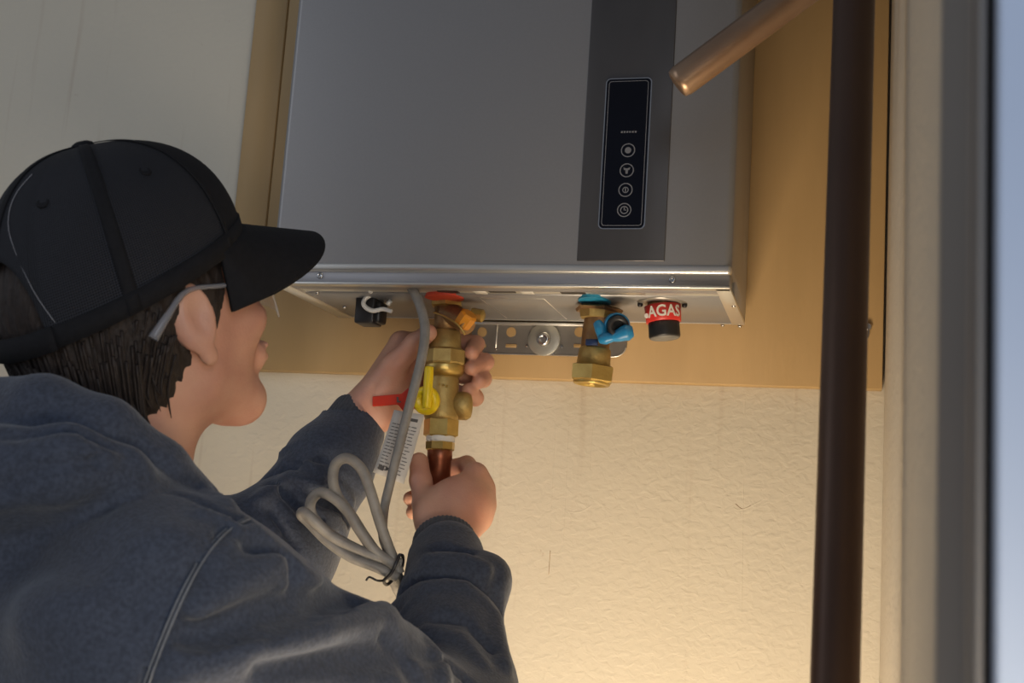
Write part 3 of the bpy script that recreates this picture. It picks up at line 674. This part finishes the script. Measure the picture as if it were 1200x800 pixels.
fR = [([mR[0], at(547, 545, 1.262), at(516, 550, 1.276), at(492, 556, 1.262)], fr),
      ([mR[1], at(557, 568, 1.268), at(518, 572, 1.280), at(481, 584, 1.256)], fr),
      ([mR[2], at(556, 589, 1.266), at(518, 591, 1.276), at(484, 600, 1.254)], [.0102, .0092, .0085, .0075]),
      ([mR[3], at(551, 609, 1.256), at(520, 611, 1.264), at(497, 612, 1.252)], [.0092, .0082, .0075, .0068])]
tR = ([at(510, 622, 1.188), at(499, 590, 1.206), at(493, 563, 1.220), at(491, 541, 1.230)], [.0150, .0122, .0112, .0098])
VR, QR = hand(WrR, ElbR, mR, fR, tR, [s_ell(at(532, 592, 1.205), (.028, .020, .028)), s_cap(at(508, 606, 1.196), at(556, 590, 1.215), .015, .013)],
              at(515, 590, 1.2) - [.085, .12, .12], at(515, 590, 1.2) + [.085, .10, .085],
              subs=[SUB(s_ell(at(484, 536, 1.216), (.0001, .0001, .0001)), .001)])
mL = [at(470, 401, 1.272), at(478, 419, 1.280), at(480, 438, 1.280), at(476, 457, 1.276)]
fL = [([mL[0], at(510, 396, 1.290), at(558, 403, 1.282), at(552, 413, 1.254)], fr),
      ([mL[1], at(520, 418, 1.296), at(569, 424, 1.284), at(552, 431, 1.254)], fr),
      ([mL[2], at(522, 436, 1.296), at(566, 444, 1.284), at(561, 447, 1.262)], fr),
      ([mL[3], at(515, 454, 1.290), at(557, 466, 1.282), at(549, 457, 1.258)], [.0095, .009, .0085, .0078])]
tL = ([at(438, 466, 1.248), at(462, 428, 1.240), at(486, 403, 1.232), at(502, 390, 1.224)], [.0165, .0128, .0112, .0092])
VL, QL = hand(WrL, ElbL, mL, fL, tL, [s_cap(at(440, 470, 1.258), at(468, 425, 1.266), .019, .015), s_cap(at(445, 484, 1.256), at(468, 458, 1.262), .018, .013)],
              at(480, 440, 1.26) - [.13, .12, .10], at(480, 440, 1.26) + [.105, .06, .085])
# ---- hidden body under the clothes, so that head, arms and legs belong to one figure
FtR = np.array([Pel[0], Pel[1], 0]) + BR * .13 + BF * .02; FtL = np.array([Pel[0], Pel[1], 0]) + BL * .13 + BF * .08
HipR = Pel + BR * .09; HipL = Pel + BL * .09; KnR = (HipR + FtR) / 2 + BF * .03; KnL = (HipL + FtL) / 2 + BF * .04
KnR[2] = KnL[2] = .48
AnR = FtR + [0, 0, .09]; AnL = FtL + [0, 0, .09]
RB = np.stack([BF, BL, [0, 0, 1]])
bodyp = [U(s_cap(Neck - [0, 0, .06], Neck + [0, 0, .0], .05, .048), .03), U(s_ell(Mid + [0, 0, -.20], (.09, .14, .24), RB), .05), U(s_cap(Mid + [0, 0, -.3], Pel, .10, .11), .05),
         U(s_cap(Lsh, Rsh, .045, .045), .04), U(s_cap(Rsh, ElbR, .045, .038), .02), U(s_cap(ElbR, WrR, .038, .024), .01), U(s_cap(Lsh, ElbL, .045, .038), .02), U(s_cap(ElbL, WrL, .036, .024), .01),
         U(s_cap(HipR, KnR, .075, .05), .03), U(s_cap(KnR, AnR, .05, .035), .02), U(s_cap(HipL, KnL, .075, .05), .03), U(s_cap(KnL, AnL, .05, .035), .02),
         U(s_cap(FtR + [0, 0, .04], FtR + BF * .14 + [0, 0, .03], .03, .025), .02), U(s_cap(FtL + [0, 0, .04], FtL + BF * .14 + [0, 0, .03], .03, .025), .02)]
F_, l_, st_ = field(bodyp, (-1.05, .50, 0), (-.15, 1.35, 1.60), .009)
Vb, Qb = surface(F_, l_, st_)
V_, Q_ = joinVQ([(Vh, Qh), (VR, QR), (VL, QL), (Vb, Qb)])
body = link_mesh('body', to_mesh('body', V_, Q_), 'skin', person)
for s_ in (1, -1):
    e_ = h2w((.078, s_ * .031, .009))
    ey = MB().lathe(e_ - HF * .0118, e_ + HF, [(.0118 - .0118 * math.cos(a), .0118 * math.sin(a)) for a in np.linspace(.05, math.pi - .05, 14)], 24).build('eye', 'eyew', person)
    MB().lathe(e_ + HF * .0105, e_ + HF, [(0, .0055), (.0014, .0045), (.0016, .002)], 20).build('iris', 'iris', ey)

# ---- hair under the cap
def stripes(P):
    a = np.arctan2(P[..., 1], P[..., 0] + .02); return .0006 * np.sin(a * 95 + 9 * np.sin(P[..., 2] * 60)) + .0009 * np.sin(a * 41 + P[..., 2] * 90)
def hairshell(P):
    d = s_ell((-.013, 0, .028), (.099, .0815, .092))(P)
    d2 = s_ell((-.045, 0, -.030), (.052, .060, .062))(P); d = smin(d, d2, .03) + stripes(P)
    # keep the part behind a slanting hairline; nape ends above the collar
    fr_ = P[..., 0] - (.034 + .55 * np.minimum(P[..., 2] - .02, 0) + .6 * np.maximum(P[..., 2] - .03, 0))
    ear_ = s_ell((-.004, 0, -.002), (.020, .12, .030))(P)
    nape = -.080 - P[..., 2] + .006 * np.sin(P[..., 1] * 300) + .004 * np.sin(P[..., 1] * 731)
    return np.maximum(np.maximum(np.maximum(d, fr_), -ear_), nape)
hairshell.lo = np.array([-.125, -.09, -.1]); hairshell.hi = np.array([.08, .09, .13])
F_, l_, st_ = field([U(hairshell, .0001)], (-.13, -.095, -.105), (.09, .095, .135), .0026)
Vq, Qq = surface(F_, l_, st_); hair = link_mesh('hair', to_mesh('hair', h2w(Vq), Qq), 'hair', person)
b = MB()
for k in range(420):
    a = math.radians(random.uniform(95, 265)); r0 = random.uniform(.94, 1.03)
    p0 = np.array([-.020 + .093 * math.cos(a) * r0, .079 * math.sin(a) * r0, random.uniform(-.02, .02)])
    p1 = np.array([-.030 + .078 * math.cos(a) * r0, .068 * math.sin(a) * r0, p0[2] - .045])
    p2 = p1 + [random.uniform(-.006, .004), random.uniform(-.006, .006), -random.uniform(.015, .032)]
    if abs(a - math.pi) > 1.15: p1[2] += .02; p2[2] += .030
    b.tube([h2w(p0), h2w(p1), h2w(p2)], [.0013, .0012, .0003], 6, 4)
o = b.build('hair_locks', 'hair', hair); o['kind'] = 'stuff'

# ---- cap
cap = empty('cap', h2w((0, 0, .03))); cap.parent = person; cap.location = Vector(h2w((0, 0, .03))) - person.location
CX = -.010
def rim_z(ph):
    c = math.cos(ph); z = .040 + .016 * c - .018 * (1 - c) * .5
    return z
def arch(ph):
    d = abs(((ph - math.pi + math.pi) % (2 * math.pi)) - math.pi); w_ = math.radians(27)
    return .046 * math.sqrt(max(0, 1 - (d / w_) ** 2)) if d < w_ else 0
def capP(ph, t, off=0, raw=False):
    z_r = rim_z(ph) + (0 if raw else arch(ph)); top = .146; c = math.cos(ph); s_ = math.sin(ph)
    # t: 0 at the rim, 1 at the button; find height fraction from the true rim so the opening only trims the shell
    zr0 = rim_z(ph); q0 = (z_r - zr0) / (top - zr0); q = q0 + (1 - q0) * t
    ang = q * math.pi / 2; z = zr0 + (top - zr0) * math.sin(ang) ** .94; rho = max(math.cos(ang), 0) ** .78
    ax_ = .108 if c < 0 else .106; bulge = 1 + .05 * max(c, 0) * math.sin(ang * 1.6)
    x = CX + ax_ * c * rho * bulge; y = .0895 * s_ * rho
    n = np.array([c / ax_, s_ / .0895, 0]); n = n / np.linalg.norm(n) * math.cos(ang); n[2] = math.sin(ang)
    return Vector(h2w(np.array([x, y, z]) + n * off))
def panel(name, p0, p1, mt):
    return MB().grid(lambda u, v: capP(p0 + (p1 - p0) * u, v * .985), 24, 26, uv=lambda u, v: ((p0 + (p1 - p0) * u) * .62, v)).build(name, mt, cap, .0014)
R_d = math.radians
panel('front_panel', R_d(-62), R_d(62), 'capm')
for a, c in ((62, 116), (116, 180), (180, 244), (244, 298)): panel('mesh_panel', R_d(a), R_d(c), 'capmesh')
for a in (-62, 62, 116, 180, 244):
    ph = R_d(a)
    MB().grid(lambda u, v: capP(ph + (u - .5) * (.10 if abs(a) != 62 else .05) / max(math.cos(v * 1.35), .25), v * .985, .0016), 3, 26).build('seam_tape', 'capm', cap, .0008)
for a in (-88, 88, 147, 213): 
    c = capP(R_d(a), .52, .0004); n = (capP(R_d(a), .52, .01) - c).normalized(); MB().lathe(c - n * .001, c + n, [(0, .0052), (.0014, .0050), (.0018, .0038), (.0012, .0022)], 16).build('eyelet', 'capm', cap)
c = Vector(h2w((CX, 0, .1445))); n = Vector(HU); MB().lathe(c, c + n, [(-.001, .0085), (.002, .0090), (.0045, .0078), (.0062, .004)], 22).build('top_button', 'capm', cap)
MB().grid(lambda u, v: capP(R_d(28 + 304 * u) + math.pi * 0 if False else R_d(-152 + 304 * u), 0, .0010, True) + Vector(HU) * (.016 * (1 - v) - .001) + Vector(HF) * 0, 60, 2).build('sweatband', 'capm', cap, .0016)
def strap(u, v):
    ph = R_d(150 + 60 * u); p = capP(ph, 0, .0015, True); return p + Vector(HU) * (.018 * (1 - v) - .002)
MB().grid(strap, 16, 2).build('rear_strap', 'capm', cap, .0022)
def brim(u, v):
    ph = R_d(-70 + 140 * u); s_ = math.sin(ph) / math.sin(R_d(70))
    ex = .086 * max(0, 1 - abs(s_) ** 8) ** .45; rim = np.array([CX + .106 * math.cos(ph), .0895 * math.sin(ph), rim_z(ph) + .004])
    x = rim[0] + ex * v; y = rim[1] * (1 - .06 * v); z = rim[2] - v * .026 - (.021 * (y / .08) ** 2) * (v ** .7) + .010 * math.sin(v * 1.5) * 0
    return Vector(h2w((x, y, z)))
MB().grid(brim, 40, 14).build('brim', 'capm', cap, .0034)
# loose grey thread on the rear panel
MB().tube([capP(R_d(a), t, .0012) for a, t in ((196, .60), (190, .45), (189, .30), (194, .16), (205, .08), (212, .07))], .0004, 5, 4).build('loose_thread', 'temple', cap)

# ---- safety glasses
gl = empty('safety_glasses', h2w((.09, 0, .01))); gl.parent = person; gl.location = Vector(h2w((.09, 0, .01))) - person.location
for s_ in (1, -1):
    MB().tube([h2w(q) for q in ((.096, s_ * .058, .014), (.070, s_ * .070, .016), (.03, s_ * .078, .018), (-.012, s_ * .085, .024), (-.036, s_ * .088, .012), (-.052, s_ * .084, -.002))], [.0030, .0022, .0020, .0026, .0045], 8, 4).build('temple_arm', 'temple', gl)
    MB().grid(lambda u, v: Vector(h2w((.108 - .024 * (u ** 2), s_ * (.006 + .054 * u), .014 - .036 * v * (1 - .25 * (1 - u))))), 12, 6).build('lens', 'lens', gl, .0016)
MB().tube([h2w(q) for q in ((.107, -.010, .010), (.110, 0, .012), (.107, .010, .010))], .0022, 8, 4).build('nose_bridge', 'temple', gl)

# ---- T-shirt collar showing at the throat
cn = Neck + [0, 0, .012]
b = MB()
def tee(u, v):
    a = 2 * math.pi * u; r = .0655 - .002 * v
    return Vector(cn + BF * (math.cos(a) * r * 1.08 + .012) + BL * (math.sin(a) * r) + np.array([0, 0, -.015 + .052 * v - .022 * math.cos(a)]))
b.grid(tee, 40, 5).build('t_shirt_collar', 'tee', person, .002)

# ---- hoodie
hood = [U(s_ell(Mid + BF * .012 + [0, 0, -.17], (.125, .185, .235), RB), .05), U(s_cap(Lsh, Rsh, .070, .070), .09), U(s_ell(at(70, 730, .83), (.11, .09, .13)), .08),
        U(s_cap(Mid + [0, 0, -.22], Pel + [0, 0, .04], .125, .135), .08), U(s_ell(Pel + [0, 0, .04], (.125, .165, .10), RB), .06),
        U(s_cap(Neck + [0, 0, -.035], Rsh + BL * .02 + [0, 0, .012], .058, .055), .04), U(s_cap(Neck + [0, 0, -.035], Lsh + [0, 0, .01], .066, .058), .09),
        # right arm
        U(s_cap(Rsh, (Rsh + ElbR) / 2, .074, .070), .06), U(s_cap((Rsh + ElbR) / 2, ElbR, .070, .062), .02),
        U(s_cap(ElbR, ElbR * .35 + WrR * .65, .062, .046), .02), U(s_cap(ElbR * .35 + WrR * .65, ElbR * .10 + WrR * .90, .047, .037), .012),
        U(s_ell(at(572, 680, 1.12), (.020, .03, .022)), .02),
        # left arm
        U(s_cap(Lsh, ElbL, .075, .058), .03), U(s_cap(ElbL, ElbL * .35 + WrL * .65, .058, .046), .02), U(s_cap(ElbL * .35 + WrL * .65, ElbL * .12 + WrL * .88, .046, .037), .012),
        U(s_ell(at(318, 598, 1.15), (.022, .03, .020)), .025)]
def roll(pts, r, k):
    pts = [at(*p) if isinstance(p, tuple) else p for p in pts]; rr = r if isinstance(r, list) else [r] * len(pts)
    return [U(s_cap(pts[i], pts[i + 1], rr[i], rr[i + 1]), k) for i in range(len(pts) - 1)]
hood += roll([(236, 585, .83), (186, 548, .795), (122, 508, .765), (50, 488, .76), (-30, 484, .78), Neck - BF * .108 + BL * .058 + [0, 0, .082], Neck - BF * .055 + BL * .108 + [0, 0, .055], Neck + BF * .01 + BL * .12 + [0, 0, .015], Neck + BF * .07 + BL * .10 + [0, 0, -.04]], [.012, .019, .024, .027, .028, .028, .027, .024, .016], .008)
hood += roll([(200, 585, .79), (140, 562, .745), (75, 555, .720), (0, 562, .715), Neck - BF * .15 + BL * .027 + [0, 0, .028], Neck - BF * .12 + BL * .09 + [0, 0, .012], Neck - BF * .06 + BL * .135 + [0, 0, -.01]], [.012, .022, .030, .034, .035, .033, .026], .009)
hood += [U(s_ell(at(-20, 600, .76), (.07, .07, .06)), .03)]
# neck hole
hood.append(SUB(s_cap(Neck + [0, 0, .0], Neck + BF * .03 + [0, 0, .12], .060, .066), .008))
HLO, HHI, HST = (-1.02, .52, .80), (-.16, 1.31, H + .13), .0040
F_, l_, st_ = field(hood, HLO, HHI, HST)
# folds: soft ridges (+) and creases (-) along lines laid on the cloth
def on_cloth(px, py):
    Ys = np.arange(.50, 1.30, .004); r = ROT @ np.array([px - 600., py - 400., FPX]); r = r / r[1]
    P = r[None] * Ys[:, None]; P[:, 2] += H
    ix = np.round((P - l_) / st_).astype(int); ok = ((ix >= 0) & (ix < np.array(F_.shape))).all(1)
    for p, i, o_ in zip(P, ix, ok):
        if o_ and F_[tuple(i)] < .0: return p
    return None
strokes = [  # polyline in the picture, width m, height m
    ([(232, 715), (270, 690), (320, 662), (365, 640)], .013, .013), ([(215, 785), (300, 762), (380, 742), (448, 722)], .015, .014),
    ([(225, 742), (300, 718), (360, 704), (420, 700)], .014, -.012), ([(300, 625), (345, 640), (368, 668), (372, 690)], .009, .007),
    ([(290, 640), (330, 655), (350, 690)], .010, -.006), ([(455, 735), (490, 745), (515, 775), (520, 800)], .009, .007), ([(440, 742), (468, 765), (490, 800)], .008, -.006),
    ([(460, 668), (500, 655), (545, 655), (570, 668)], .007, .009), ([(470, 650), (510, 642), (550, 648)], .006, -.008),
    ([(462, 715), (500, 690), (545, 690), (580, 725), (592, 780)], .008, .011), ([(470, 690), (510, 675), (555, 680), (583, 705)], .006, -.009),
    ([(500, 740), (540, 748), (565, 780)], .007, .008), ([(510, 725), (548, 730), (575, 765)], .006, -.005),
    ([(475, 760), (520, 775), (545, 800)], .006, -.005), ([(455, 700), (462, 680), (480, 662)], .006, -.005),
    ([(305, 585), (340, 560), (375, 572)], .010, .010), ([(320, 568), (355, 600), (400, 640)], .007, -.009), ([(335, 545), (372, 585), (408, 610)], .007, -.009),
    ([(300, 610), (330, 625), (350, 660)], .008, .006), ([(360, 545), (395, 570), (410, 590)], .008, .008), ([(318, 600), (345, 640), (360, 665)], .005, -.005),
    ([(0, 508), (60, 506), (115, 516), (150, 530)], .006, -.006), ([(0, 572), (40, 552), (80, 541), (112, 540)], .006, -.007), ([(60, 548), (100, 535), (145, 533)], .007, .004),
    ([(245, 760), (310, 748), (370, 735)], .008, -.005), ([(330, 690), (372, 676), (378, 690)], .007, .006), ([(385, 700), (425, 708), (452, 730)], .008, .006), ([(390, 722), (425, 722)], .007, -.006),
    ([(300, 775), (400, 765), (460, 770)], .012, -.006), ([(480, 790), (470, 765), (455, 750)], .006, -.006), ([(470, 720), (490, 700), (520, 712), (560, 740)], .005, .005),
    ([(585, 665), (578, 690), (588, 720)], .006, -.005), ([(310, 560), (345, 545), (380, 540)], .005, -.005), ([(330, 530), (350, 520), (380, 525), (420, 545)], .006, .005), ([(375, 560), (400, 555), (425, 570)], .006, .005),
    ([(235, 600), (258, 606), (280, 620)], .006, .004), ([(120, 590), (60, 610), (0, 615)], .012, -.003), ([(250, 690), (262, 655), (290, 628)], .008, .004),
    ([(0, 640), (80, 650), (160, 690)], .03, -.005), ([(40, 720), (110, 700), (200, 640)], .03, .004), ([(150, 545), (215, 575), (262, 598), (285, 606)], .006, -.005),
    ([(168, 522), (205, 545), (240, 572), (270, 590)], .007, .004),
]
mask = np.abs(F_) < .03; idx = np.argwhere(mask); P = idx * st_ + l_; dv = np.zeros(len(P)); nst = 0
seam_pts = [on_cloth(*q) for q in ((288, 607), (262, 622), (236, 652), (212, 695), (190, 745), (172, 792), (160, 830))]
def add_stroke(pts, wd, h_):
    global dv
    dd = np.full(len(P), 1.)
    for a, c in zip(pts, pts[1:]):
        ab = c - a; t = np.clip(((P - a) @ ab) / (ab @ ab), 0, 1); dd = np.minimum(dd, vlen(P - a - t[:, None] * ab))
    dv += h_ * (1.5 if h_ > 0 else 2.2) * np.exp(-(dd / (wd * .70)) ** 2)
for line, wd, h_ in strokes:
    pts = [q for q in (on_cloth(*p) for p in line) if q is not None]
    pts = [pts[0]] + [q for p_, q in zip(pts, pts[1:]) if np.linalg.norm(q - p_) < .12]
    if len(pts) > 1: add_stroke(pts, wd, h_)
sp = [q for q in seam_pts if q is not None]
add_stroke(sp, .004, -.0035)
# soft wandering unevenness
dv += .0016 * np.sin(P[:, 0] * 37 + 3 * np.sin(P[:, 2] * 21)) * np.sin(P[:, 2] * 43 + 2 * np.sin(P[:, 1] * 31))
F_[tuple(idx.T)] -= dv.astype(np.float32)
Vq, Qq = surface(F_, l_, st_)
hoodie = link_mesh('hoodie', to_mesh('hoodie', Vq, Qq), 'cloth', person)
def surf_y(p, off):                                        # nudge a seam point to just above the cloth, towards the camera
    v = np.array([0, 0, H]) - p; return p + v / np.linalg.norm(v) * off
for o_ in (.000, .0052):
    MB().tube([surf_y(q, .0012) + BR * o_ for q in sp], .0008, 6, 8).build('shoulder_seam', 'stitch', hoodie)
# ribbed cuffs
def cuff(wr, el, name='cuff'):
    d = (el - wr) / np.linalg.norm(el - wr); u = np.cross(d, [0, 0, 1]); u /= np.linalg.norm(u); v = np.cross(d, u)
    prof = [(-.006, .0265), (-.007, .0285), (-.003, .0305), (.010, .0318), (.026, .0335), (.040, .0360), (.052, .0330)]
    def fn(a, t):
        q = t * (len(prof) - 1); j = min(int(q), len(prof) - 2); f = q - j; s0_, r0_ = prof[j]; s1_, r1_ = prof[j + 1]
        r = r0_ + (r1_ - r0_) * f + .0005 * math.sin(a * 2 * math.pi * 44); return Vector(wr + d * (s0_ + (s1_ - s0_) * f) + (u * math.cos(2 * math.pi * a) + v * math.sin(2 * math.pi * a)) * r)
    return MB().grid(fn, 176, 14).build(name, 'rib', hoodie)
cuff(WrR, ElbR); cuff(WrL, ElbL)

# ---- trousers and shoes (below the frame)
jp = [U(s_ell(Pel + [0, 0, -.02], (.115, .155, .11), RB), .04), U(s_cap(HipR, KnR, .092, .068), .04), U(s_cap(KnR, AnR, .068, .055), .02), U(s_cap(HipL, KnL, .092, .068), .04), U(s_cap(KnL, AnL, .068, .055), .02)]
F_, l_, st_ = field(jp, (-1.05, .45, .03), (-.35, 1.1, 1.08), .008)
Vq, Qq = surface(F_, l_, st_); link_mesh('trousers', to_mesh('trousers', Vq, Qq), 'jeans', person)
for f_ in (FtR, FtL):
    sp_ = [U(s_ell(f_ + BF * .16 + [0, 0, .038], (.075, .048, .036), RB), .02), U(s_cap(f_ + [0, 0, .042], f_ + BF * .10 + [0, 0, .045], .040, .038), .02), U(s_cap(f_ + [0, 0, .05], f_ + [0, 0, .11], .042, .044), .02)]
    F_, l_, st_ = field(sp_, f_ + [-.25, -.25, -.02], f_ + [.25, .30, .17], .006); F_ = np.maximum(F_, (.001 - (l_[2] + st_ * np.arange(F_.shape[2])))[None, None, :].astype(np.float32))
    Vq, Qq = surface(F_, l_, st_); link_mesh('shoe', to_mesh('shoe', Vq, Qq), 'shoe', person)
